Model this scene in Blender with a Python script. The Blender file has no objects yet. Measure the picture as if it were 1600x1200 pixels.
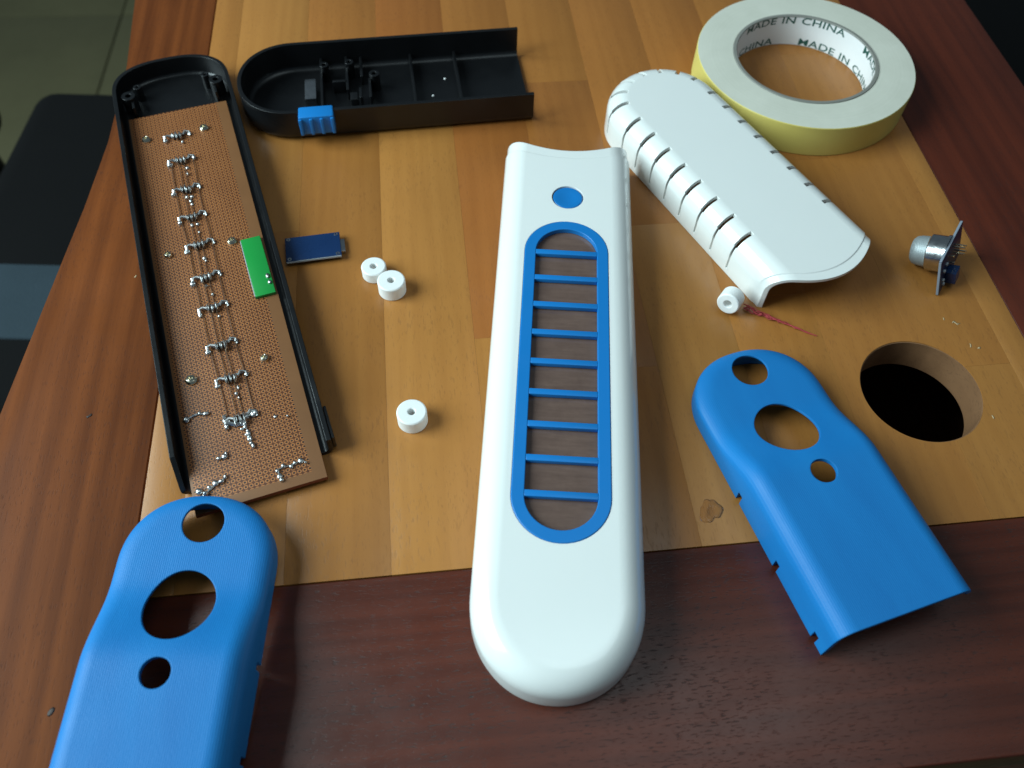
import bpy, bmesh, math, random
from mathutils import Vector, Matrix
random.seed(7)
S = bpy.context.scene
C = S.collection
MM = 0.001
R_ = math.radians

# ------------------------------------------------------------------ camera
cd = bpy.data.cameras.new('camera'); cam = bpy.data.objects.new('camera', cd); C.objects.link(cam)
PITCH, ROLL = 0.98322856, 0.0402396
fwd = Vector((0, math.cos(PITCH), -math.sin(PITCH))); rt = Vector((1, 0, 0)); up = rt.cross(fwd)
r2 = rt*math.cos(ROLL)+up*math.sin(ROLL); u2 = up*math.cos(ROLL)-rt*math.sin(ROLL)
m = Matrix((r2, u2, -fwd)).transposed().to_4x4(); m.translation = Vector((0, 0, .305))
cam.matrix_world = m
cd.sensor_fit = 'HORIZONTAL'; cd.sensor_width = 36; cd.lens = 36*1319.66/1600
cd.clip_start = .01; cd.clip_end = 30
cd.dof.use_dof = True; cd.dof.focus_distance = .36; cd.dof.aperture_fstop = 11
S.camera = cam

# ------------------------------------------------------------------ light
w = bpy.data.worlds.new('World'); S.world = w; w.use_nodes = True
bg = w.node_tree.nodes['Background']; bg.inputs[0].default_value = (.62, .84, 1, 1); bg.inputs[1].default_value = .12

def area(name, loc, target, size, power, col):
    l = bpy.data.lights.new(name, 'AREA'); l.shape = 'RECTANGLE'; l.size, l.size_y = size; l.energy = power; l.color = col
    o = bpy.data.objects.new(name, l); C.objects.link(o); o.location = loc
    o.rotation_euler = (Vector(target)-Vector(loc)).to_track_quat('-Z', 'Y').to_euler()
    return o
area('window_light', (-1.15, .09, .80), (0, .2, 0), (.95, .95), 38, (.74, .95, 1))
area('ceiling_light', (.50, .22, 1.9), (.1, .2, 0), (1.0, 1.0), 5.5, (.78, .96, 1))
S.view_settings.view_transform = 'Standard'; S.view_settings.look = 'None'
S.view_settings.exposure = 0; S.view_settings.gamma = 1; S.view_settings.use_curve_mapping = False

# ------------------------------------------------------------------ materials
class NT:
    def __init__(s, name):
        s.m = bpy.data.materials.new(name); s.m.use_nodes = True; s.t = s.m.node_tree
        s.b = s.t.nodes['Principled BSDF']
    def n(s, typ, **kw):
        n = s.t.nodes.new('ShaderNode'+typ)
        for k, v in kw.items():
            if k.startswith('_'): setattr(n, k[1:], v)
            else:
                kk = k.replace('__', ' ')
                n.inputs[int(kk[1:]) if kk[0] == 'i' and kk[1:].isdigit() else kk].default_value = v
        return n
    def l(s, a, b): s.t.links.new(a, b)
    def math(s, op, a, b=None, c=None):
        n = s.t.nodes.new('ShaderNodeMath'); n.operation = op
        for i, x in enumerate((a, b, c)):
            if x is None: continue
            if isinstance(x, (int, float)): n.inputs[i].default_value = x
            else: s.l(x, n.inputs[i])
        return n.outputs[0]
    def mix(s, f, a, b, mode='MIX'):
        n = s.t.nodes.new('ShaderNodeMix'); n.data_type = 'RGBA'; n.blend_type = mode
        for i, x in ((0, f), (6, a), (7, b)):
            if isinstance(x, (int, float)): n.inputs[i].default_value = x
            elif isinstance(x, tuple): n.inputs[i].default_value = (*x, 1) if len(x) == 3 else x
            else: s.l(x, n.inputs[i])
        return n.outputs[2]
    def ramp(s, f, stops):
        n = s.t.nodes.new('ShaderNodeValToRGB'); e = n.color_ramp.elements
        while len(e) < len(stops): e.new(.5)
        for q, (p, c) in zip(e, stops): q.position = p; q.color = (*c, 1) if len(c) == 3 else c
        s.l(f, n.inputs[0]); return n.outputs[0]
    def coord(s, scale, rnd=True):
        tc = s.n('TexCoord'); v = tc.outputs['Object']
        if rnd:
            oi = s.n('ObjectInfo'); cb = s.n('CombineXYZ')
            for i, k in enumerate((3.7, 9.1, 5.3)): s.l(s.math('MULTIPLY', oi.outputs['Random'], k), cb.inputs[i])
            ad = s.n('VectorMath', _operation='ADD'); s.l(v, ad.inputs[0]); s.l(cb.outputs[0], ad.inputs[1]); v = ad.outputs[0]
        mp = s.n('Mapping'); mp.inputs['Scale'].default_value = scale; s.l(v, mp.inputs[0]); return mp.outputs[0]
    def noise(s, v, sc, det=4, rough=.55, dist=0):
        n = s.n('TexNoise', Scale=sc, Detail=det, Roughness=rough, Distortion=dist); s.l(v, n.inputs['Vector']); return n.outputs['Fac']
    edge = 0
    def bump(s, h, strength=.2, dist=.0005):
        n = s.n('Bump', Strength=strength, Distance=dist)
        if s.edge: bv = s.n('Bevel', Radius=s.edge, _samples=6); s.l(bv.outputs[0], n.inputs['Normal'])
        s.l(h, n.inputs['Height']); s.l(n.outputs[0], s.b.inputs['Normal'])
    def rough_var(s, v, base, amp, sc):
        f = s.noise(v, sc, 3); s.l(s.math('MULTIPLY_ADD', f, amp, base-amp/2), s.b.inputs['Roughness'])

def plastic(name, col, rough=.35, grain=.03, bump=.05, bscale=900, var=.06, spec=.5, coat=0, sss=0):
    t = NT(name); t.edge = .00045; v = t.coord((1, 1, 1), False)
    f = t.noise(v, 40, 4); d = tuple(c*(1-var) for c in col); e = tuple(min(1, c*(1+var)) for c in col)
    t.l(t.mix(f, d, e), t.b.inputs['Base Color'])
    t.rough_var(v, rough, .16, 120)
    t.bump(t.noise(v, bscale, 2), bump, .0003)
    t.b.inputs['Specular IOR Level'].default_value = spec
    if coat: t.b.inputs['Coat Weight'].default_value = coat; t.b.inputs['Coat Roughness'].default_value = .12
    if sss:
        t.b.inputs['Subsurface Weight'].default_value = sss; t.b.inputs['Subsurface Scale'].default_value = .004
        t.b.inputs['Subsurface Radius'].default_value = (1, .9, .8)
    return t.m

def metal(name, col, rough=.3, bscale=600, bump=.3):
    t = NT(name); v = t.coord((1, 1, 1), False)
    t.b.inputs['Metallic'].default_value = 1
    f = t.noise(v, 300, 3); t.l(t.mix(f, tuple(c*.6 for c in col), col), t.b.inputs['Base Color'])
    t.rough_var(v, rough, .2, 400); t.bump(t.noise(v, bscale, 3), bump, .0004); return t.m

def wood(name, light, dark, along='y', pores=.35, rough=.36, scale=1.0, contrast=1.0, porecol=(.02, .01, .008), spec=.28):
    """boards: long streaks of grain, cathedral rings, fine pores; obj.color sets the tone of one board"""
    t = NT(name)
    def sc(a, b): return (a, b, a) if along == 'y' else (b, a, a)
    v = t.coord(sc(1, .12))
    big = t.noise(v, 26*scale, 3, .5, .6)
    v2 = t.coord(sc(1, .035)); fine = t.noise(v2, 420*scale, 5, .6, .2)
    v3 = t.coord(sc(1, .10))
    wv = t.n('TexWave', Scale=38*scale, Distortion=7, Detail=3, **{'Detail__Scale': 1.2}); wv.bands_direction = 'X' if along == 'y' else 'Y'
    t.l(v3, wv.inputs['Vector'])
    g = t.math('MULTIPLY_ADD', fine, .40, t.math('MULTIPLY_ADD', big, .75, t.math('MULTIPLY', wv.outputs['Fac'], .14)))
    g = t.math('MULTIPLY_ADD', t.math('SUBTRACT', g, .645), 1.25*contrast, .5)
    oi = t.n('ObjectInfo')
    col = t.ramp(g, [(.0, dark), (.5, tuple((a+b)/2 for a, b in zip(light, dark))), (1, light)])
    col = t.mix(1.0, col, oi.outputs['Color'], 'MULTIPLY')
    # blotchy figure
    bl = t.noise(t.coord((1, 1, 1)), 14, 4, .6); col = t.mix(t.math('MULTIPLY_ADD', bl, .5, -.05), col, tuple(c*.72 for c in dark))
    # pores: short dashes along the grain
    pn = t.noise(t.coord(sc(1, .20)), 1500, 2, .5); pm = t.ramp(pn, [(.585, (0, 0, 0)), (.66, (1, 1, 1))])
    clump = t.ramp(t.noise(t.coord((1, 1, 1)), 30, 2), [(.35, (.25, .25, .25)), (.65, (1, 1, 1))])
    pf = t.math('MULTIPLY', t.math('MULTIPLY', pm, clump), pores)
    col = t.mix(pf, col, porecol)
    t.l(col, t.b.inputs['Base Color']); t.b.inputs['Specular IOR Level'].default_value = spec
    rn = t.noise(t.coord((1, 1, 1)), 60, 4, .6)
    t.l(t.math('ADD', t.math('MULTIPLY_ADD', rn, .22, rough-.11), t.math('MULTIPLY', pf, .3)), t.b.inputs['Roughness'])
    t.bump(t.math('SUBTRACT', t.math('MULTIPLY', fine, .25), pf), .22, .0004)
    return t.m

M = {}
M['panel'] = wood('panel_wood', (.475, .200, .046), (.325, .122, .026), 'y', .18, .34, contrast=.85, spec=.40)
M['rail_l'] = wood('left_rail_wood', (.270, .074, .017), (.070, .017, .005), 'y', .30, .48, .7, 1.35, spec=.12)
M['rail_r'] = wood('right_rail_wood', (.150, .027, .010), (.042, .008, .004), 'y', .3, .45, .8, 1.1)
M['rail_n'] = wood('near_rail_wood', (.130, .026, .011), (.040, .008, .004), 'x', .75, .36, 1.0, 1.1, spec=.45)
M['raw'] = wood('raw_wood', (.28, .14, .065), (.15, .07, .03), 'y', .3, .75)
M['under'] = wood('under_wood', (.30, .14, .08), (.16, .07, .04), 'y', .3, .8)
M['white'] = plastic('white_plastic', (.79, .80, .77), .21, bump=.02, coat=.5, var=.015, sss=.06)
M['white2'] = plastic('white_spacer_plastic', (.82, .82, .80), .45, bump=.05, var=.02, sss=.1)
M['black'] = plastic('black_plastic', (.0045, .0048, .0055), .34, bump=.12, var=.2, bscale=420, spec=.5)
M['bluegloss'] = plastic('blue_plastic', (.004, .170, .49), .38, bump=.03, var=.03)
def printed_blue():
    t = NT('printed_blue_plastic'); t.edge = .0007; v = t.coord((1, 1, 1), False)
    wv = t.n('TexWave', Scale=420, Distortion=.6, Detail=2); wv.bands_direction = 'Y'; t.l(v, wv.inputs['Vector'])
    mo = t.noise(t.coord((.25, 1, 1), False), 60, 4)
    t.l(t.mix(t.math('MULTIPLY_ADD', mo, .9, t.math('MULTIPLY', wv.outputs['Fac'], .10)), (.004, .118, .36), (.009, .205, .53)), t.b.inputs['Base Color'])
    t.rough_var(v, .52, .14, 90); t.b.inputs['Specular IOR Level'].default_value = .3
    t.bump(t.math('ADD', t.math('MULTIPLY', wv.outputs['Fac'], .5), t.noise(v, 1100, 3)), .24, .0003); return t.m
M['blue'] = printed_blue()
M['solder'] = metal('solder_metal', (.70, .70, .69), .30)
M['brass'] = metal('brass_metal', (.88, .82, .64), .2)
M['wire'] = metal('bare_wire', (.66, .45, .30), .3)
M['steel'] = metal('steel_metal', (.72, .73, .74), .22, bump=.12)
def mesh_metal():
    t = NT('steel_mesh'); v = t.coord((1, 1, 1), False)
    ck = t.n('TexChecker', Scale=2200); t.l(v, ck.inputs[0])
    t.l(t.mix(ck.outputs['Fac'], (.42, .46, .46), (.25, .28, .29)), t.b.inputs['Base Color'])
    t.b.inputs['Metallic'].default_value = .45; t.b.inputs['Roughness'].default_value = .5; t.bump(ck.outputs['Fac'], .4, .0003); return t.m
M['mesh'] = mesh_metal()
M['bluepcb'] = plastic('blue_pcb', (.006, .028, .095), .28, var=.25)
M['navypcb'] = plastic('navy_pcb', (.010, .018, .055), .35, var=.25)
M['pcbedge'] = plastic('pcb_edge', (.40, .43, .46), .6)
M['edge2'] = plastic('navy_edge', (.22, .25, .30), .5)
M['green'] = plastic('green_pcb', (.010, .26, .045), .35, var=.08)
M['chip'] = plastic('chip_black', (.012, .012, .014), .4)
def perf():
    t = NT('perfboard'); tc = t.n('TexCoord'); sx = t.n('SeparateXYZ'); t.l(tc.outputs['Object'], sx.inputs[0])
    P = .00212
    def cell(o): return t.math('SUBTRACT', t.math('FRACT', t.math('DIVIDE', o, P)), .5)
    cx, cy = cell(sx.outputs[0]), cell(sx.outputs[1])
    r = t.math('SQRT', t.math('ADD', t.math('MULTIPLY', cx, cx), t.math('MULTIPLY', cy, cy)))
    inside = t.math('MULTIPLY', t.math('LESS_THAN', sx.outputs[1], .0205), t.math('GREATER_THAN', sx.outputs[1], -.0246))
    inside = t.math('MULTIPLY', inside, t.math('LESS_THAN', sx.outputs[0], .1172))
    pad = t.math('MULTIPLY', t.math('LESS_THAN', r, .44), inside); hol = t.math('MULTIPLY', t.math('LESS_THAN', r, .21), inside)
    v = t.coord((1, 1, 1), False); n1 = t.noise(v, 50, 4)
    base = t.mix(n1, (.070, .019, .005), (.12, .034, .008))
    base = t.mix(inside, t.mix(n1, (.17, .070, .024), (.25, .105, .036)), base)
    padc = t.mix(n1, (.31, .104, .026), (.47, .176, .048))
    col = t.mix(hol, t.mix(pad, base, padc), (.028, .012, .008))
    geo = t.n('NewGeometry'); sn = t.n('SeparateXYZ'); t.l(tc.outputs['Normal'], sn.inputs[0])
    col = t.mix(t.math('GREATER_THAN', sn.outputs[2], .5), (.16, .030, .014), col)
    t.l(col, t.b.inputs['Base Color']); t.b.inputs['Roughness'].default_value = .5
    t.bump(t.math('SUBTRACT', t.math('MULTIPLY', pad, .4), hol), .4, .0003); return t.m
M['perf'] = perf()
def tape_mat(name, a, b, rings):
    t = NT(name); tc = t.n('TexCoord')
    v = tc.outputs['Object']
    if rings:
        sx = t.n('SeparateXYZ'); t.l(v, sx.inputs[0])
        rr = t.math('SQRT', t.math('ADD', t.math('MULTIPLY', sx.outputs[0], sx.outputs[0]), t.math('MULTIPLY', sx.outputs[1], sx.outputs[1])))
        cb = t.n('CombineXYZ'); t.l(rr, cb.inputs[0]); f = t.noise(cb.outputs[0], 900, 4, .7)
        g = t.noise(v, 45, 6, .7)
        f = t.math('MULTIPLY_ADD', f, .5, t.math('MULTIPLY', g, .5))
    else: f = t.noise(v, 30, 4)
    t.l(t.mix(f, a, b), t.b.inputs['Base Color']); t.b.inputs['Roughness'].default_value = .55
    t.bump(f, .3, .0004); return t.m
M['tapetop'] = tape_mat('tape_edge', (.46, .46, .37), (.80, .78, .68), True)
M['tapeside'] = tape_mat('tape_face', (.60, .48, .11), (.70, .58, .17), False)
M['core'] = tape_mat('core_paper', (.74, .74, .74), (.84, .84, .84), False)
M['card'] = tape_mat('core_cardboard', (.16, .16, .14), (.28, .27, .24), True)
M['ink'] = plastic('green_ink', (.012, .085, .066), .6)
M['ash'] = plastic('soot_mark', (.03, .015, .01), .6)
M['scuff'] = plastic('pale_scuff', (.50, .36, .20), .6)
M['redthread'] = plastic('red_thread', (.42, .045, .05), .7)
def film():
    t = NT('smoky_film'); v = t.coord((1, .12, 1), False)
    f = t.noise(v, 500, 5, .7); g = t.noise(t.coord((1, 1, 1), False), 90, 5, .65)
    t.l(t.mix(t.math('MULTIPLY_ADD', f, .6, t.math('MULTIPLY', g, .5)), (.045, .024, .019), (.20, .125, .098)), t.b.inputs['Base Color'])
    t.b.inputs['Roughness'].default_value = .16; t.b.inputs['Specular IOR Level'].default_value = .8; t.bump(t.math('ADD', f, g), .10, .0005); return t.m
M['film'] = film()
def glue():
    t = NT('clear_glue'); v = t.coord((1, 1, 1), False)
    tr = t.n('BsdfTransparent', Color=(.97, .95, .92, 1)); gl_ = t.n('BsdfGlossy', Roughness=.07); lw = t.n('LayerWeight', Blend=.18)
    bp_ = t.n('Bump', Strength=.3, Distance=.0006); t.l(t.noise(v, 350, 3), bp_.inputs['Height'])
    t.l(bp_.outputs[0], gl_.inputs['Normal']); t.l(bp_.outputs[0], lw.inputs['Normal'])
    mx = t.n('MixShader'); t.l(lw.outputs['Fresnel'], mx.inputs[0]); t.l(tr.outputs[0], mx.inputs[1]); t.l(gl_.outputs[0], mx.inputs[2])
    t.l(mx.outputs[0], t.t.nodes['Material Output'].inputs['Surface']); t.t.nodes.remove(t.b); return t.m
M['glue'] = glue()
def fabric(name, col):
    t = NT(name); v = t.coord((1, 1, 1), False)
    f = t.noise(v, 12, 4); t.l(t.mix(f, tuple(c*.7 for c in col), tuple(c*1.25 for c in col)), t.b.inputs['Base Color'])
    t.b.inputs['Roughness'].default_value = .9; t.b.inputs['Specular IOR Level'].default_value = .15
    t.bump(t.noise(v, 500, 2), .5, .001); return t.m
M['blackfab'] = fabric('black_fabric', (.0022, .0022, .0024))
M['bluefab'] = fabric('blue_grey_fabric', (.026, .040, .050))
def tilem(name, a, b):
    t = NT(name); v = t.coord((1, 1, 1)); f = t.noise(v, 9, 6, .65); g = t.noise(v, 160, 4, .7)
    t.l(t.mix(t.math('MULTIPLY_ADD', f, .7, t.math('MULTIPLY', g, .3)), a, b), t.b.inputs['Base Color'])
    t.rough_var(v, .6, .2, 30); t.bump(g, .1, .001); return t.m
M['tile'] = tilem('floor_tile', (.078, .070, .031), (.145, .130, .062))
M['grout'] = tilem('floor_grout', (.035, .035, .02), (.06, .06, .035))

# ------------------------------------------------------------------ mesh helpers
def smooth(me, ang=32):
    bm = bmesh.new(); bm.from_mesh(me)
    a = math.radians(ang)
    for f in bm.faces: f.smooth = True
    for e in bm.edges: e.smooth = not (len(e.link_faces) == 2 and e.calc_face_angle(0) > a)
    bm.to_mesh(me); bm.free()

def obj(name, bm, mat, parent=None, ang=32, recalc=True):
    if recalc: bmesh.ops.recalc_face_normals(bm, faces=bm.faces)
    me = bpy.data.meshes.new(name); bm.to_mesh(me); bm.free(); smooth(me, ang)
    for q in (mat if isinstance(mat, list) else [mat]): me.materials.append(q)
    o = bpy.data.objects.new(name, me); C.objects.link(o)
    if parent: o.parent = parent
    return o

def thing(name, label, cat, loc=(0, 0, 0), rz=0, group=None):
    o = bpy.data.objects.new(name, None); C.objects.link(o); o.empty_display_size = .01
    o.location = Vector(loc)*MM; o.rotation_euler = (0, 0, rz)
    return tag(o, label, cat, group)
def tag(o, label, cat, group=None):
    o['label'] = label; o['category'] = cat
    if group: o['group'] = group
    return o

def box(bm, x0, x1, y0, y1, z0, z1, bev=0):
    r = bmesh.ops.create_cube(bm, size=1)['verts']
    for v in r: v.co = Vector(((x0+x1)/2+v.co.x*(x1-x0), (y0+y1)/2+v.co.y*(y1-y0), (z0+z1)/2+v.co.z*(z1-z0)))*MM
    if bev:
        es = list({e for v in r for e in v.link_edges})
        bmesh.ops.bevel(bm, geom=es, offset=bev*MM, segments=2, profile=.6, affect='EDGES')
    return bm
def prism(bm, pts, z0, z1):
    a = [bm.verts.new((x*MM, y*MM, z0*MM)) for x, y in pts]; b = [bm.verts.new((x*MM, y*MM, z1*MM)) for x, y in pts]
    n = len(pts); bm.faces.new(a[::-1]); bm.faces.new(b)
    for i in range(n): bm.faces.new((a[i], a[(i+1) % n], b[(i+1) % n], b[i]))
    return bm
def lathe(bm, prof, n=40, cx=0, cy=0, close=True):
    """prof: closed list of (r, z)"""
    rows = []
    for k in range(n):
        a = 2*math.pi*k/n
        rows.append([bm.verts.new(((cx+r*math.cos(a))*MM, (cy+r*math.sin(a))*MM, z*MM)) for r, z in prof])
    q = len(prof)
    fs = []
    for k in range(n):
        A, B = rows[k], rows[(k+1) % n]
        for i in range(q if close else q-1):
            j = (i+1) % q
            fs.append((bm.faces.new((A[i], B[i], B[j], A[j])), i))
    bmesh.ops.remove_doubles(bm, verts=[v for r in rows for v in r], dist=1e-7)
    return fs
def tube(bm, pts, r, n=6):
    pts = [Vector(p)*MM for p in pts]; rr = r*MM; rings = []
    for i, p in enumerate(pts):
        d = (pts[min(i+1, len(pts)-1)]-pts[max(i-1, 0)]).normalized()
        a = d.cross(Vector((0, 0, 1)));
        if a.length < 1e-3: a = d.cross(Vector((1, 0, 0)))
        a.normalize(); b = d.cross(a)
        rings.append([bm.verts.new(p+a*rr*math.cos(2*math.pi*k/n)+b*rr*math.sin(2*math.pi*k/n)) for k in range(n)])
    for A, B in zip(rings, rings[1:]):
        for k in range(n): bm.faces.new((A[k], A[(k+1) % n], B[(k+1) % n], B[k]))
    bm.faces.new(rings[0][::-1]); bm.faces.new(rings[-1])
    return bm
def blob(bm, x, y, z, rx, ry, rz, sub=2):
    r = bmesh.ops.create_icosphere(bm, subdivisions=sub, radius=1)['verts']
    for v in r: v.co = Vector((x+v.co.x*rx, y+v.co.y*ry, z+v.co.z*rz))*MM
    return bm
def cut(o, cutter_bm, ang=32):
    bmesh.ops.recalc_face_normals(cutter_bm, faces=cutter_bm.faces)
    me = bpy.data.meshes.new('cutter'); cutter_bm.to_mesh(me); cutter_bm.free()
    c = bpy.data.objects.new('cutter', me); C.objects.link(c)
    par = o.parent; mw = o.matrix_basis.copy(); o.parent = None; o.matrix_basis = Matrix()
    md = o.modifiers.new('b', 'BOOLEAN'); md.operation = 'DIFFERENCE'; md.solver = 'EXACT'; md.object = c; md.use_self = True
    dg = bpy.context.evaluated_depsgraph_get(); dg.update()
    nm = bpy.data.meshes.new_from_object(o.evaluated_get(dg))
    o.modifiers.clear(); old = o.data; o.data = nm; nm.name = old.name; bpy.data.meshes.remove(old)
    bpy.data.objects.remove(c); bpy.data.meshes.remove(me)
    o.parent = par; o.matrix_basis = mw; smooth(nm, ang); return o
def cyl_cut(bm, x, y, r, z0, z1, n=48, rx=None):
    prism(bm, [(x+(rx or r)*math.cos(2*math.pi*k/n), y+r*math.sin(2*math.pi*k/n)) for k in range(n)], z0, z1)
def stadium(L, W, n=24, cx=0, cy=0):
    """closed outline, long axis x"""
    r = W/2; a = L/2-r; p = []
    for k in range(n+1): t = -math.pi/2+math.pi*k/n; p.append((cx+a+r*math.cos(t), cy+r*math.sin(t)))
    for k in range(n+1): t = math.pi/2+math.pi*k/n; p.append((cx-a+r*math.cos(t), cy+r*math.sin(t)))
    return p

def shell(L, W, h, R, t, a=None, n=2.0, end=0.0, hz=None, lip=0, lipd=.6, base=0, based=.7, ramp=50, step=5, mlat=14, flip=False, draft=0, wallfn=None):
    """hollow half shell: axis x (open end at x=0, closed round end at -L), lateral y, z up, open below.
    end: bulge (+) or hollow (-) of the open end; hz(x): height profile; lip/base: set-back bands"""
    a = a or W/2
    xs = []
    x = 0.0; keys = sorted({0, -(L-a)} | ({-lip, -lip-.35} if lip else set()), reverse=True)
    for p, q in zip(keys, keys[1:]):
        k = max(1, round((p-q)/step))
        for i in range(k): xs.append(p+(q-p)*i/k)
    xs.append(-(L-a)); nend = 22
    rows = [('s', x) for x in xs]+[('e', math.pi/2*(1-i/nend)) for i in range(1, nend+1)]
    K = 8
    def cols(Wd, ad, Rr, hh, outer):
        c = []   # (inset, z, lateral fraction or None)
        if base and outer: c += [(based, 0, None), (based, base, None), (0, base+.35, None)]
        else: c += [(0, 0, None), (0, (hh-Rr)*.4, None), (0, (hh-Rr)*.6, None)]
        for k in range(K+1):
            q = math.pi/2*k/K; c.append((Rr*(1-math.cos(q)), hh-Rr+Rr*math.sin(q), None))
        c.append((Rr+.4, hh, None)); return c
    bm = bmesh.new()
    def surf(Wd, ad, Rr, hh, outer):
        cc = cols(Wd, ad, Rr, hh, outer); grid = []
        for kind, val in rows:
            def pt(ins, z, s):
                wdt = Wd/2-ins; e = ad-ins
                if kind == 's': X, Y = val, s*wdt
                else:
                    X = -(L-a)-e*abs(math.cos(val))**(2/n); Y = s*wdt*abs(math.sin(val))**(2/n)
                Y *= 1 - draft*z/h
                li = 0
                if outer and lip and kind == 's' and val > -lip-.1: li = lipd
                if li: Y -= math.copysign(min(li, abs(Y)), Y)*(abs(Y)/(Wd/2)); z = z-(li if z > hh-Rr else 0)
                f = hz(X)/h if hz else 1
                Z = z*f if hz else z
                if end:
                    g = max(0, 1+X/ramp); g = g*g; yy = Y/(W/2); X = X + end*(1-yy*yy)*g
                return [X, Y, Z]
            left = [pt(i, z, -1) for i, z, _ in cc]; right = [pt(i, z, 1) for i, z, _ in cc]
            mid = []
            i, z, _ = cc[-1]
            for k in range(1, mlat): mid.append(pt(i, z, -1+2*k/mlat))
            row = left+mid+right[::-1]
            if wallfn: row = [wallfn(p, outer) for p in row]
            if flip: row = [(p[0], -p[1], h-p[2]) for p in row]
            grid.append([bm.verts.new((p[0]*MM, p[1]*MM, p[2]*MM)) for p in row])
        return grid
    O = surf(W, a, R, h, True); I = surf(W-2*t, a-t, max(R-t, .6), h-t, False)
    def face(*v):
        try: bm.faces.new(v)
        except ValueError: pass
    for G in (O, I):
        for A, B in zip(G, G[1:]):
            for k in range(len(A)-1): face(A[k], A[k+1], B[k+1], B[k])
    for i in range(len(O)-1):
        for k in (0, -1): face(O[i][k], O[i+1][k], I[i+1][k], I[i][k])
    for k in range(len(O[0])-1): face(O[0][k], O[0][k+1], I[0][k+1], I[0][k])
    bmesh.ops.remove_doubles(bm, verts=bm.verts, dist=2e-7)
    bmesh.ops.dissolve_degenerate(bm, dist=1e-7, edges=bm.edges)
    return bm

# ------------------------------------------------------------------ floor
fl = bmesh.new(); box(fl, -3000, 3000, -2000, 4500, -800, -756)
floor = obj('floor', fl, M['grout']); floor['kind'] = 'structure'
tb = bmesh.new(); box(tb, -223.5, 223.5, -223.5, 223.5, -5, 5, 1.2)
tile_me = None; ta = R_(6)
for i in range(-3, 5):
    for j in range(-5, 3):
        u, v = 225+450*i, 225+450*j
        x = -842+u*math.cos(ta)-v*math.sin(ta); y = 1585+u*math.sin(ta)+v*math.cos(ta)
        if tile_me is None:
            o = obj('tile', tb, M['tile'], floor); tile_me = o.data
        else:
            o = bpy.data.objects.new('tile', tile_me); C.objects.link(o); o.parent = floor
        o.location = Vector((x, y, -755+random.uniform(-.3, .3)))*MM; o.rotation_euler.z = ta

# ------------------------------------------------------------------ table (u,v frame turned 8 degrees)
TA = R_(8.0)
table = thing('table', 'wooden table top of light strips framed by dark red rails with a round hole', 'table', (0, 0, 0), TA)
TH = 17
HU, HV, HR = 206.3, 181.8, 26.4
def uv(x, y): return (x*math.cos(TA)+y*math.sin(TA), -x*math.sin(TA)+y*math.cos(TA))
def plank(u0, u1, v0, v1, tone):
    bm = bmesh.new(); cu, cv = (u0+u1)/2, (v0+v1)/2
    box(bm, u0-cu, u1-cu, v0-cv, v1-cv, -TH, 0, .07)
    o = obj('plank', bm, M['panel'], table, 20); o.location = (cu*MM, cv*MM, random.uniform(-.012, 0)*MM); o.color = (*tone, 1)
    if u0 < HU+HR and u1 > HU-HR and v0 < HV+HR and v1 > HV-HR:
        b = bmesh.new(); cyl_cut(b, HU-cu, HV-cv, HR, -40, 20, 96); cut(o, b, 4)
        # cutter is in the plank's own frame
    return o
T = dict(gold=(1.0, 1.0, 1.0), tan=(.92, .96, 1.0), brown=(.86, .80, .80), red=(.80, .66, .66), pale=(1.03, 1.07, 1.12), mid=(.93, .91, .91), deep=(.77, .69, .68))
PL = [(-122, -106, [(119.5, 560, 'gold')]),
      (-106, -66, [(119.5, 300, 'mid'), (300, 560, 'pale')]),
      (-66, -26, [(119.5, 402, 'mid'), (402, 560, 'brown')]),
      (-26, 14, [(119.5, 415, 'pale'), (415, 560, 'red')]),
      (14, 54, [(119.5, 227, 'tan'), (227, 440, 'red'), (440, 560, 'brown')]),
      (54, 93.5, [(119.5, 205, 'brown'), (205, 405, 'deep'), (405, 560, 'mid')]),
      (93.5, 132, [(119.5, 290, 'tan'), (290, 560, 'brown')]),
      (132, 172, [(119.5, 240, 'gold'), (240, 370, 'mid'), (370, 560, 'brown')]),
      (172, 212, [(119.5, 330, 'gold'), (330, 560, 'mid')]),
      (212, 252, [(119.5, 192, 'tan'), (192, 420, 'gold'), (420, 560, 'mid')]),
      (252, 264.4, [(119.5, 560, 'tan')])]
for u0, u1, segs in PL:
    for v0, v1, tn in segs:
        j = random.uniform(.95, 1.05)
        plank(u0+.02, u1-.02, v0+.02, v1-.02, tuple(c*j for c in T[tn]))
def rail(pts, mat, bev=1.2):
    cu = sum(p[0] for p in pts)/len(pts); cv = sum(p[1] for p in pts)/len(pts)
    bm = bmesh.new(); prism(bm, [(p[0]-cu, p[1]-cv) for p in pts], -24, 0)
    es = [e for e in bm.edges if all(v.co.z > -.001 for v in e.verts)]
    bmesh.ops.bevel(bm, geom=es, offset=bev*MM, segments=3, profile=.5, affect='EDGES')
    o = obj('rail', bm, mat, table, 25); o.location = (cu*MM, cv*MM, 0); return o
left = [(-122.2, 20), (-122.2, 620)]
left += [(-178, 620), (-171.5, 502), (-167.2, 436), (-167.8, 373), (-172, 325), (-177, 283), (-182, 240), (-186.2, 204), (-192, 150), (-196, 100), (-199, 20)]
rl = rail(left, M['rail_l'], 1.5)
rail([(264.6, 120), (346, 120), (346, 620), (264.6, 620)], M['rail_r'], .9)
rail([(-122, 34.5), (346, 34.5), (346, 119.3), (-122, 119.3)], M['rail_n'], .8)
rail([(-122, 560.2), (264.4, 560.2), (264.4, 620), (-122, 620)], M['rail_r'], .8)
bm = bmesh.new(); lathe(bm, [(HR-.05, -TH-.2), (HR-.05, -.35), (HR-.45, -.5), (HR-.45, -TH-.2)], 96)
o = obj('hole_rim', bm, M['raw'], table); o.location = (HU*MM, HV*MM, 0)
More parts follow.
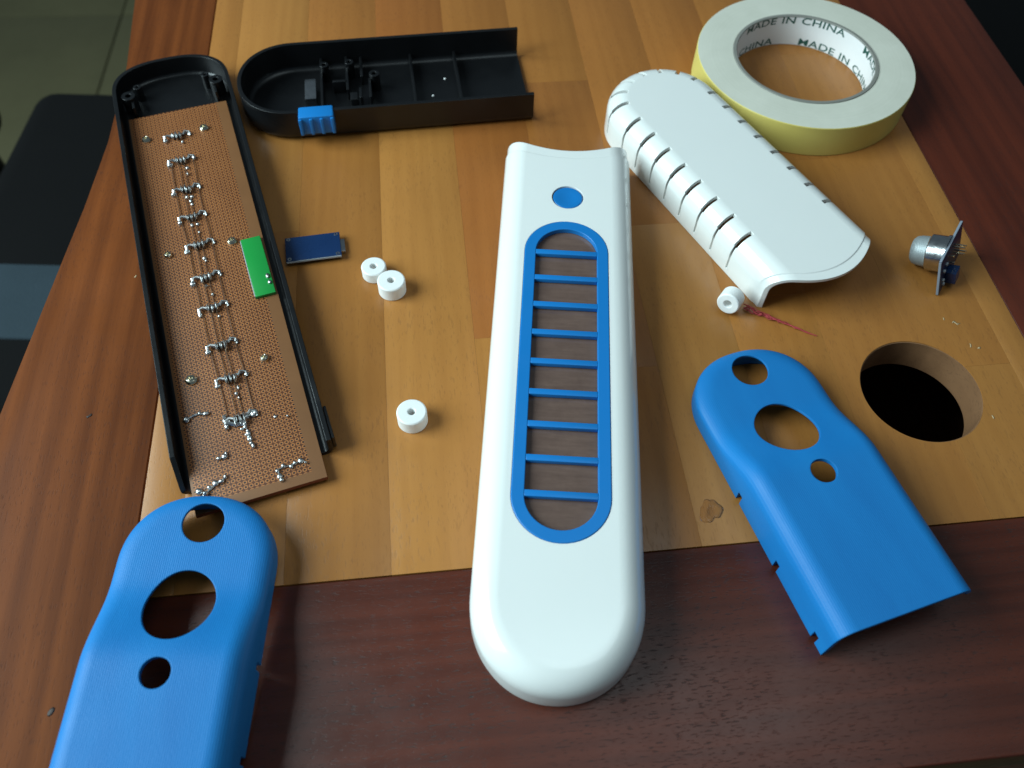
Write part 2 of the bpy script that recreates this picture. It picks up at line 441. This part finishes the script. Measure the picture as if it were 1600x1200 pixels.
bm = bmesh.new(); box(bm, -110, 330, 45, 600, -150, -142); obj('hole_light_block', bm, M['under'], table)  # added panel below the hole, hides the lit floor so the hole stays dark
for s in ((-160, -130, 40, 610), (322, 336, 40, 610)):
    bm = bmesh.new(); box(bm, s[0], s[1], s[2], s[3], -150, -24.2, 1); obj('apron', bm, M['under'], table)
for s in ((40, 54), (596, 610)):
    bm = bmesh.new(); box(bm, -129.8, 321.8, s[0], s[1], -141.8, -24.2, 1); obj('apron', bm, M['under'], table)
for lu, lv in ((-150, 70), (-150, 585), (328, 70), (328, 585)):
    bm = bmesh.new(); box(bm, lu-22, lu+22, lv-22, lv+22, -749.5, -150.2, 3); obj('leg', bm, M['rail_l'], table)
kx, ky = uv(-152.5, 61.4)
bm = bmesh.new(); blob(bm, 0, 0, 0, 1.0, 1.7, .12); o = obj('knot', bm, M['ash'], table); o.location = (kx*MM, ky*MM, .03*MM); o.rotation_euler.z = -.5
o['label'] = 'small dark pit in the orange brown rail'
def fleck(x, y, a, b, rz, mat, name):
    u, v = uv(x, y); bm = bmesh.new(); blob(bm, 0, 0, 0, a, b, .06)
    for q in bm.verts: q.co.x += .35*b*MM*math.sin(q.co.y/MM*2.2); q.co.y *= 1+.3*math.sin(q.co.x/MM*3)
    o = obj(name, bm, mat, table); o.location = (u*MM, v*MM, .03*MM); o.rotation_euler.z = rz
fleck(-176, 178.5, .7, 1.3, -.4, M['ash'], 'knot')
for x, y, a, b, rz in ((204, 247, .5, 2.0, 1.2), (207.5, 234, .4, 1.2, .2), (211, 233, .8, .6, 0), (207, 196, .5, .9, .6), (199, 249, .4, .8, .4), (-178, 255, .5, .8, .2)):
    fleck(x, y, a, b, rz, M['scuff'], 'scuff')

# ------------------------------------------------------------------ chairs (black, below the table edge)
def cushion(bm, x0, x1, y0, y1, z0, z1, r):
    box(bm, x0, x1, y0, y1, z0, z1)
    bmesh.ops.bevel(bm, geom=[e for e in bm.edges], offset=r*MM, segments=6, profile=.5, affect='EDGES')
def chair(label, x, y, rz, band, sx=190, sy=215):
    t = thing('chair', label, 'chair', (x, y, -749.5), rz, None)
    bm = bmesh.new(); cushion(bm, -sx, sx, -sy, sy, 385, 450, 30); obj('seat', bm, M['blackfab'], t, 60)
    for sx_ in (-1, 1):
        for sy_ in (-1, 1):
            bm = bmesh.new(); tube(bm, [(sx_*(sx-25), sy_*(sy-25), 0), (sx_*(sx-35), sy_*(sy-35), 384.8)], 11, 12); obj('leg', bm, M['chip'], t)
    if band:
        bm = bmesh.new(); cushion(bm, -sx-1, sx+1, band[0], band[1], 384, 452.5, 3); obj('cloth_band', bm, M['bluefab'], t, 60)
    return t
chair('black padded seat with a grey blue cloth band, beside the orange brown rail', -350, 568, R_(1), (-138, -52))
chair('plain black padded seat standing next to the seat with the grey blue band', -775, 566, R_(2), None)
chair('guessed dark padded seat filling the dark area beyond the dark red rail behind the tape roll', 700, 930, R_(8), None, 215, 260)  # guessed seat, added to fill a dark corner with no identifiable object

# ------------------------------------------------------------------ white grille body
W0, H0 = 62.5, 22.0
la = math.atan2(.99983, .0182)
body = thing('grille_housing', 'long glossy white plastic half shell with a blue barred grille and round blue button', 'housing', (23.55, 338, 0), la)
sh = obj('shell', shell(269, W0, H0, 10, 2.2, a=34, n=2.1, end=-9, lip=8, lipd=.7, base=4, based=.7, ramp=60), M['white'], body)
GX, GL, GW = -(338-200.3), 159.3, 37.8
cb = bmesh.new(); prism(cb, stadium(GL, GW, 24, GX, 0), H0-6, H0+6); cyl_cut(cb, -42.2, 0, 7.45, H0-6, H0+6, 40); cut(sh, cb)
fr = bmesh.new(); A = stadium(GL-.1, GW-.1, 24, GX, 0); A2 = stadium(GL-.7, GW-.7, 24, GX, 0); B2 = stadium(GL-9.8, 28.0, 24, GX, 0); B = stadium(GL-10.2, 27.6, 24, GX, 0)
lv = [(A, H0-2.2), (A, H0-.1), (A2, H0+.25), (B2, H0+.25), (B, H0+.05), (B, H0-2.2)]
rings = [[fr.verts.new((x*MM, y*MM, z*MM)) for x, y in P] for P, z in lv]
for q in range(6):
    P, Q = rings[q], rings[(q+1) % 6]
    for k in range(len(P)): fr.faces.new((P[k], P[(k+1) % len(P)], Q[(k+1) % len(P)], Q[k]))
frame = obj('grille_frame', fr, M['bluegloss'], body)
for k in range(9):
    x = GX-60.2+15.05*k
    hw = 13.85
    bm = bmesh.new(); box(bm, x-1.35, x+1.35, -hw, hw, H0-2.1, H0+.2, .25); obj('bar', bm, M['bluegloss'], frame)
bm = bmesh.new(); prism(bm, stadium(GL-3, GW-3, 24, GX, 0), H0-3.2, H0-2.3); obj('film', bm, M['film'], body)
bm = bmesh.new(); lathe(bm, [(0, 18), (7.1, 18), (7.1, 21.3), (6.7, 21.75), (5.2, 21.75), (3.5, 21.45), (0, 21.3)], 40, -42.2, 0, False)
obj('button', bm, M['bluegloss'], body, 25)

# ------------------------------------------------------------------ white vented shell
va = math.atan2(-.855, .518)
vent = thing('vented_housing', 'white plastic half shell with thin vent slots round its edge, against the tape roll', 'housing', (138.6, 268, 0), va)
vs = obj('shell', shell(152.5, 62, H0, 10, 2.0, a=31, end=15, lip=3.2, lipd=.35, ramp=70), M['white'], vent)
cb = bmesh.new()
for k in range(8):
    x = -24-13*k
    for s in (-1, 1):
        box(cb, x-1.1, x+1.1, *((21.2, 29.6) if s > 0 else (-29.6, -21.2)), 10, 40)
        box(cb, x-.55, x+.55, *((30.2, 40) if s > 0 else (-40, -30.2)), 3, 10.5); box(cb, x-.6, x+.6, *((28.0, 40) if s > 0 else (-40, -28.0)), 10.2, 17.5)
for dg_ in (-72, -48, -24, 0, 24, 48, 72):
    q = R_(180+dg_); b = bmesh.new(); box(b, 21.2, 29.6, -1.1, 1.1, 10, 40); box(b, 30.2, 40, -.55, .55, 3, 10.5); box(b, 28.0, 40, -.6, .6, 10.2, 17.5)
    b.transform(Matrix.Translation((-121.5*MM, 0, 0)) @ Matrix.Rotation(q, 4, 'Z'))
    me = bpy.data.meshes.new('x'); b.to_mesh(me); b.free(); cb.from_mesh(me); bpy.data.meshes.remove(me)
cut(vs, cb)

# ------------------------------------------------------------------ blue covers
def hz(x):
    s = min(1, max(0, (x+92)/31)); s = s*s*(3-2*s); return 11+(21-11)*s
CW, CH = 56, 21
def cover(label, x, y, rz, tilt=0):
    t = thing('blue_cover', label, 'cover', (x, y, 0), rz, 'blue printed covers'); t.rotation_euler.y = tilt
    o = obj('shell', shell(126, CW, CH, 7, 2.0, a=27, n=2.2, hz=hz, step=3), M['blue'], t)
    c = bmesh.new()
    cyl_cut(c, -114, 1, 7.7, -5, 40); cyl_cut(c, -82.5, 0, 12.1, -5, 40, 48, 13.3); cyl_cut(c, -58, 0, 5.1, -5, 40, 40)
    for nx in (-64.5, -34.5, -6):
        box(c, nx-1.3, nx+1.3, -40, -CW/2+4, -3, 5.2); box(c, nx-1.3, nx+1.3, CW/2-4, 40, -3, 5.2)
    b = bmesh.new(); prism(b, [(-24, -2), (12, -2), (12, 15), (-3, 15)], 22, 40); b.transform(Matrix.Rotation(math.pi/2, 4, 'X') @ Matrix.Scale(-1, 4, (0, 0, 1)))
    me = bpy.data.meshes.new('x'); b.to_mesh(me); b.free(); c.from_mesh(me); bpy.data.meshes.remove(me)
    cut(o, c, 30)
    return t
cover('blue plastic cover with three round holes lying beside the hole in the table', 141.2, 101.2, -1.2036)
cover('blue plastic cover with three round holes lying in front of the brown circuit board', -110.8, 12.8, -1.5544, R_(2.05))

# ------------------------------------------------------------------ black trays
ba = math.atan2(-.928, .371); bp = Vector((.928, .371)); bx = Vector((.371, -.928))
def bl(al, lat): v = bx*al+bp*lat; return (v.x, v.y)
def wallA(p, outer):
    x, y, z = p      # (before flipping: z=0 is the rim)
    if y < 0 and x > -22 and z < 5: z = z+min(2.2, (x+22)*.9)*(1-z/5)
    if y > 0 and x > -16 and z < 10: x = x-(10-z)*1.1*min(1, (x+16)/16)
    return [x, y, z]
cx, cy = bl(-181, -35.1)
trayA = thing('black_tray', 'long black plastic tray half shell holding the brown perforated circuit board', 'housing', (cx, cy, 0), ba)
obj('shell', shell(266, 61, 12.5, 4, 2.0, a=25, n=2.5, flip=True, wallfn=wallA), M['black'], trayA)
for s in (-1, 1):
    bm = bmesh.new(); lathe(bm, [(1.5, 2.2), (3.8, 1.9), (3.6, 11), (1.6, 11)], 24); o = obj('screw_post', bm, M['black'], trayA); o.location = Vector((-241, s*23, 0))*MM
    bm = bmesh.new(); lathe(bm, [(.8, 2.2), (2.3, 1.9), (2.1, 10), (.8, 10)], 20); o = obj('peg', bm, M['black'], trayA); o.location = Vector((-248.5, s*18, 0))*MM
    bm = bmesh.new(); box(bm, -237.5, -232, s*21.5-.6, s*21.5+.6, 1.9, 9.5); obj('rib', bm, M['black'], trayA)
bm = bmesh.new(); box(bm, -17, -1, 30.6, 32.0, 2, 9.5, .4); obj('latch', bm, M['black'], trayA)

ta_ = math.atan2(.182, .983); p = Vector((-.182, .983)); xx = Vector((.983, .182)); q = xx*74+p*398.7
trayB = thing('black_tray', 'short black plastic half shell with inner ribs and a blue slide switch', 'housing', (q.x, q.y, 0), ta_)
shB = obj('shell', shell(155, 60, 18, 5, 2.0, a=29, n=2.1, flip=True), M['black'], trayB)
def rib(par, x0, x1, y0, y1, z0, z1): 
    bm = bmesh.new(); box(bm, x0, x1, y0, y1, z0, z1, .15); return obj('rib', bm, M['black'], par)
for x in (-37, -62): 
    rib(trayB, x-.7, x+.7, -27.6, 27.6, 1.9, 7.5)
rib(trayB, -112.7, -111.3, -27.4, 27.4, 1.9, 9); rib(trayB, -98.7, -97.3, -2, 27.4, 1.9, 9); rib(trayB, -90.7, -89.3, 10, 27.4, 1.9, 8)
rib(trayB, -106, -98.8, 4.4, 6.2, 1.9, 9.5); rib(trayB, -86.5, -85.2, -11, 5, 1.9, 10); rib(trayB, -97, -93, -9.5, -3.5, 1.9, 8); rib(trayB, -92, -90.5, -9.5, -1, 1.9, 9)
for x, y, r in ((-83, 6.2, 3), (-96.2, 18, 2.6), (-110, 17, 2.6)):
    bm = bmesh.new(); lathe(bm, [(r*.45, 1.9), (r, 1.9), (r*.95, 12), (r*.45, 12)], 22); o = obj('screw_post', bm, M['black'], trayB); o.location = Vector((x, y, 0))*MM
bm = bmesh.new(); box(bm, -121, -115, -9, 8, 1.9, 10, .3); sw = obj('switch_body', bm, M['steel'], trayB)
sl = bmesh.new(); box(sl, -123.5, -105.5, -35.0, -26, 7.5, 18.6, 1.3); sld = obj('slide_switch', sl, M['bluegloss'], trayB)
for x in (-122.6, -117.2, -111.8, -106.4):
    bm = bmesh.new(); box(bm, x-.85, x+.85, -36.0, -34.7, 8.0, 17.6, .4); obj('grip_ridge', bm, M['bluegloss'], sld)
for x, y in ((-44, 10), (-52, -4)):
    bm = bmesh.new(); blob(bm, x, y, 2.1, .7, .7, .5); obj('speck', bm, M['white2'], trayB)

# ------------------------------------------------------------------ perforated circuit board
gx, gy = bl(-290, -35.7); BZ = 4.3
board = thing('circuit_board', 'long brown perforated circuit board with rows of silver solder joints in the black tray', 'circuit board', (gx, gy, BZ), ba)
bm = bmesh.new(); box(bm, -121.3, 121.5, -25.6, 25.8, -2.2, 0, .15); obj('board', bm, M['perf'], board)
rnd = random.Random(3)
def joint(bm, x, y, r=.8, tall=1.1): blob(bm, x+rnd.uniform(-.3, .3), y+rnd.uniform(-.3, .3), tall*.25, r*rnd.uniform(.7, 1.55), r*rnd.uniform(.7, 1.3), tall*rnd.uniform(.6, 1.25))
LC = [(-99.0, -2.4), (-79.6, -2.8), (-57.7, -3.3), (-37.7, -3.3), (-18.0, -2.6), (3.0, -2.8), (22.1, -2.6), (44.1, -2.4), (62.9, -1.4), (83.9, -1.0)]
for x, y in LC:
    bm = bmesh.new()
    tube(bm, [(x+2.0, y-6.8, .4), (x-.2, y-6.6, 1.9), (x-1.1, y-5.2, 1.5), (x-.6, y-3.2, .9)], .75, 8)
    joint(bm, x+1.8, y-6.7, 1.3, 1.5)
    for yy in (-2.6, -.8, 1.1):
        blob(bm, x+rnd.uniform(-.3, .9), y+yy, 1.2, rnd.uniform(2.0, 2.9), rnd.uniform(.7, .95), rnd.uniform(1.8, 2.4))
    tube(bm, [(x-2.0, y-3.4, .5), (x-2.0, y+4.6, .5)], .38)
    tube(bm, [(x-.8, y+2.4, .6), (x-2.4, y+3.8, 1.5), (x-1.6, y+5.8, 1.2), (x+.5, y+6.1, .3)], .62, 8)
    joint(bm, x-.8, y+5.7, 1.0, 1.3)
    for dx, dy in ((5.0, -1.4), (5.4, 1.3), (8.4, .4), (10.6, .9)): joint(bm, x+dx, y+dy, rnd.uniform(.65, .95), 1.1) if rnd.random() < .6 else None
    obj('solder_cluster', bm, M['solder'], board)
bm = bmesh.new()
for k in range(9): joint(bm, 85.5+1.6*k, -.9+.22*k, .95, 1.2)
for y in (-8, -6.5, 1, 3.4, 4.6): joint(bm, 83.4, y, 1.25, 1.4)
tube(bm, [(80.5, -8, .6), (84.5, -7, .9), (86.2, -4, .8), (86.8, -1, .8)], .95); obj('solder_cluster', bm, M['solder'], board)
for k, off in enumerate((-5.8, -2.1, .4, 5.2)):
    bm = bmesh.new(); pts = []
    for x, y in LC[1:] if k else LC[1:]:
        pts.append((x, y+off, .55))
    dens = []
    for P, Q in zip(pts, pts[1:]):
        for s in range(4): f = s/4; dens.append((P[0]+(Q[0]-P[0])*f, P[1]+(Q[1]-P[1])*f+rnd.uniform(-.15, .15), .5+rnd.uniform(0, .25)))
    dens.append(pts[-1]); tube(bm, dens, .22); obj('wire', bm, M['wire'], board)
for x, y, r in ((-101.7, -18.4, 2.3), (-101.9, 11.2, 2.4), (-16.8, -18.1, 1.9), (-16.2, 11.6, 2.3), (57.9, -18.1, 2.6), (56.7, 13.3, 2.0)):
    bm = bmesh.new(); lathe(bm, [(0, 0), (r, 0), (r, .7), (r*.75, 1.5), (r*.35, 1.7), (r*.3, .9), (0, .8)], 20, 0, 0, False); blob(bm, r*.5, -r*.4, 1.2, .7, .6, .6, 1)
    o = obj('screw', bm, M['brass'], board); o.location = Vector((x, y, 0))*MM; o.rotation_euler.z = rnd.uniform(0, 6)
def joints(pts, wires=()):
    bm = bmesh.new()
    for x, y, r in pts: joint(bm, x, y, r, r*1.2)
    for a in wires: tube(bm, [(x, y, .5) for x, y in a], .4)
    obj('solder_joint', bm, M['solder'], board)
joints([(77.3, -22.9, 1.3), (77.0, -14.5, 1.3), (76.2, -19.2, .8), (75.8, -17, .8)], [[(77.2, -22.5), (75.8, -18.7), (76.9, -14.5)]])
joints([(99.4, -13.4, 1.0), (99.6, -11, 1.2), (98.2, -10, .9)])
joints([(111.8, -22.4, 1.3), (113.6, -20.5, 1.3), (111.4, -18.6, 1.2), (110, -16.2, 1.1), (110.0, -13.8, 1.0), (108.3, -12, .8), (115.4, -22.8, 1.1)], [[(114.4, -21.8), (110.8, -16.2), (109, -12)]])
joints([(115.3, 8.3, 1.1), (112.8, 7.9, 1.0), (117.2, 8.7, 1.1), (111.6, 10.6, .9), (112.3, 13.1, 1.1), (111.6, 15, .9), (111.3, 17.4, 1.0), (112.8, 18.9, .9)], [[(117, 8.6), (112.2, 8), (112, 13.1), (111.4, 18.5)]])
joints([(88.9, 17.0, .8), (87.2, 11.6, .6)])
bm = bmesh.new(); box(bm, -18.5, 18.5, -4.6, 4.6, .05, 1.7, .15); gm = obj('green_module', bm, M['green'], board)
gm.location = Vector((4.0, 20.3, 0))*MM; gm.rotation_euler.z = R_(.6)
gm['label'] = 'bright green strip module on the edge of the brown board'
bm = bmesh.new(); box(bm, -17.9, 17.9, -5.0, -4.65, .1, 1.55); obj('pale_edge', bm, M['pcbedge'], gm)
bm = bmesh.new(); blob(bm, 8, 3, 2, 1.6, .9, .8); blob(bm, 12, 3.2, 2, 1.3, .9, .8); obj('solder_joint', bm, M['solder'], gm)

# ------------------------------------------------------------------ tape roll
tape = thing('tape_roll', 'roll of cream and yellow adhesive tape on a white printed cardboard core', 'tape', (156, 417.5, 0))
bm = bmesh.new(); fs = lathe(bm, [(40.2, 0), (59.6, 0), (60, .4), (60, 17.6), (59.7, 18), (55, 18.15), (45, 18.1), (40.2, 18)], 128)
for f, i in fs: f.material_index = 0 if i in (3, 4, 5, 6, 0) else 1
roll = obj('tape_winding', bm, [M['tapetop'], M['tapeside']], tape, 20)
for f in roll.data.polygons: f.material_index = 1 if abs(f.normal.z) < .75 else 0
bm = bmesh.new(); lathe(bm, [(38.2, .1), (40.1, .1), (40.1, 18.1), (39.9, 18.5), (38.3, 18.5), (38.0, 18.1)], 128); co = obj('core', bm, M['card'], tape, 25)
bm = bmesh.new(); lathe(bm, [(37.95, .3), (38.15, .3), (38.15, 17.7), (37.95, 17.7)], 128); lin = obj('core_paper', bm, M['core'], co, 25)
cu = bpy.data.curves.new('t', 'FONT'); cu.body = 'MADE IN CHINA'; cu.size = 5.9; cu.offset = .07; cu.space_character = 1.06; cu.space_word = 1.15
to = bpy.data.objects.new('t', cu); C.objects.link(to); dg = bpy.context.evaluated_depsgraph_get(); dg.update()
tm = bpy.data.meshes.new_from_object(to.evaluated_get(dg)); bpy.data.objects.remove(to)
wid = max(v.co.x for v in tm.vertices); span = R_(97)
for z0, st in ((13.9, 140), (.7, 80.8)):
    for k in range(3):
        me = tm.copy(); a0 = R_(st-120*k)
        bmt = bmesh.new(); bmt.from_mesh(me); bmesh.ops.triangulate(bmt, faces=bmt.faces); bmesh.ops.subdivide_edges(bmt, edges=[e for e in bmt.edges if abs(e.verts[0].co.x-e.verts[1].co.x) > .8], cuts=1)
        for v in bmt.verts:
            a = a0-span*v.co.x/wid; z = z0+v.co.y; v.co = Vector((37.86*math.cos(a), 37.86*math.sin(a), z))*MM
        o = obj('lettering', bmt, M['ink'], lin, recalc=False)
bpy.data.meshes.remove(tm)

# ------------------------------------------------------------------ spacers
def spacer(label, x, y, r, h, hole):
    bm = bmesh.new(); lathe(bm, [(hole, 0), (r-.3, 0), (r, .3), (r, h-.5), (r-.5, h), (hole+.3, h), (hole, h-.3)], 40)
    o = obj('spacer', bm, M['white2']); o.location = Vector((x, y, 0))*MM; return tag(o, label, 'spacer', 'white ring spacers')
spacer('white ring spacer standing alone on the light wood', -41, 182.5, 6.3, 7.5, 1.5)
spacer('larger of two touching white ring spacers', -57.4, 252.8, 6.4, 7.5, 1.5)
spacer('smaller of two touching white ring spacers', -66.8, 262.2, 5.8, 6.0, 1.5)
s4 = spacer('white ring spacer tipped on its side next to the red thread', 0, 0, 5.3, 7.5, 1.8)
s4.rotation_euler = (Vector((-.50, -.84, .20)).to_track_quat('Z', 'X')).to_euler(); s4.location = Vector((100.6, 253.4, 5.2))*MM

# ------------------------------------------------------------------ red thread, glue
bm = bmesh.new(); rnd = random.Random(11)
for k in range(9):
    pts = []
    e = rnd.uniform(.35, 1.0) if k > 1 else 1
    for i in range(15):
        f = i/14*e; sp = (1-f)*1.5
        pts.append((106+31.5*f+rnd.uniform(-.5, .5), 250.2-14.2*f+math.sin(i*.9+k*2)*sp+rnd.uniform(-.3, .3), 0.3+abs(math.sin(i*.7+k))*2.0*(1-f)))
    tube(bm, pts, .2, 6)
tag(obj('thread', bm, M['redthread']), 'frayed red thread lying in front of the vented white shell', 'thread')
bm = bmesh.new(); bmesh.ops.create_icosphere(bm, subdivisions=4, radius=1)
for v in bm.verts:
    a = math.atan2(v.co.y, v.co.x); k = 1+.16*math.sin(2*a+.5)+.12*math.sin(3*a+2)+.06*math.sin(7*a)
    rr = math.hypot(v.co.x, v.co.y)
    z = v.co.z*(1.0-.55*math.exp(-((rr-.15)/.45)**2)) if v.co.z > 0 else v.co.z*.02
    v.co = Vector((v.co.x*k*4.2, v.co.y*k*5.2, z*.8+.1))*MM
gl = obj('glue_drop', bm, M['glue'], None, 180); gl.location = Vector((80.7, 146.6, 0))*MM; tag(gl, 'clear dried glue drop on the light wood', 'glue')

# ------------------------------------------------------------------ small blue board by the tray
mod = thing('blue_module', 'small dark blue rectangular circuit module lying against the black tray', 'circuit board', (-97.6, 275.0, 0), R_(13))
bm = bmesh.new(); box(bm, -13, 13, -7.6, 7.6, 2.2, 3.5, .15); obj('board', bm, M['bluepcb'], mod)
bm = bmesh.new(); box(bm, 10.5, 15, -4, 4, .3, 2.15, .4); obj('usb_port', bm, M['steel'], mod)
bm = bmesh.new(); box(bm, -9, 6, -5, 5, .2, 2.15, .2); obj('chip', bm, M['chip'], mod)
for x, y in ((11.3, 6.3), (11.3, -6.3), (-11.3, 6.3), (-11.3, -6.3)):
    bm = bmesh.new(); lathe(bm, [(.5, 3.5), (.95, 3.5), (.95, 3.62), (.5, 3.62)], 14); o = obj('pad', bm, M['solder'], mod); o.location = Vector((x, y, 0))*MM
bm = bmesh.new(); box(bm, -12.9, 12.9, -7.9, -7.65, 2.3, 3.4); obj('pale_edge', bm, M['pcbedge'], mod)

# ------------------------------------------------------------------ gas sensor module
# local frame: x along the board's long edge, y out of the sensor side, z up the board
e1 = Vector((.528, .849, 0)).normalized(); lean = R_(20)
nh = Vector((-e1.y, e1.x, 0)); ny = nh*math.cos(lean)-Vector((0, 0, 1))*math.sin(lean); ez = e1.cross(ny)
sens = thing('gas_sensor', 'small gas sensor module with a steel mesh cap on an upright navy board', 'sensor')
mm = Matrix((e1, ny, ez)).transposed().to_4x4(); mm.translation = Vector((198.6, 263.4, .3))*MM; sens.matrix_world = mm
bm = bmesh.new(); box(bm, 0, 32, -1.2, 0, 0, 19.6, .1); obj('board', bm, M['navypcb'], sens)
bm = bmesh.new(); box(bm, -.25, -.02, -1.15, -.05, .1, 19.5); box(bm, .1, 31.9, -1.15, -.05, 19.62, 19.75); obj('pale_edge', bm, M['edge2'], sens)
def ycyl(prof, x, z, n=36):
    b = bmesh.new(); lathe(b, prof, n, 0, 0, False)
    b.transform(Matrix.Translation((x*MM, 0, z*MM)) @ Matrix.Rotation(-math.pi/2, 4, 'X')); return b
sxp, szp = 15, 12.3
obj('can', ycyl([(0, 0), (9.2, 0), (9.2, 1.0), (8.6, 1.2), (8.6, 8), (8.2, 8.4), (0, 8.4)], sxp, szp), M['steel'], sens, 25)
obj('mesh_cap', ycyl([(0, 8.5), (7.3, 8.5), (7.1, 12.5), (6.5, 14.6), (5.2, 15.8), (0, 16.0)], sxp, szp), M['mesh'], sens, 40)
for k, (x, z) in enumerate(((17, 16), (19.5, 15.4), (17.5, 12.2), (20.5, 11.4), (13, 13.5), (14, 9))):
    bm = bmesh.new(); box(bm, x-.3, x+.3, -6.6 if k < 4 else -3.4, -1.2, z-.3, z+.3, .1); obj('pin', bm, M['brass'], sens)
for x, z in ((4, 6), (5, 3), (4.5, 11), (8, 12.5)):
    bm = bmesh.new(); box(bm, x-.8, x+.8, -2.1, -1.25, z-.5, z+.5, .1); obj('chip_resistor', bm, M['pcbedge'], sens)
bm = bmesh.new(); box(bm, 8, 14.5, -6, -1.25, 1.2, 7.4, .2); obj('trimmer', bm, M['bluepcb'], sens)
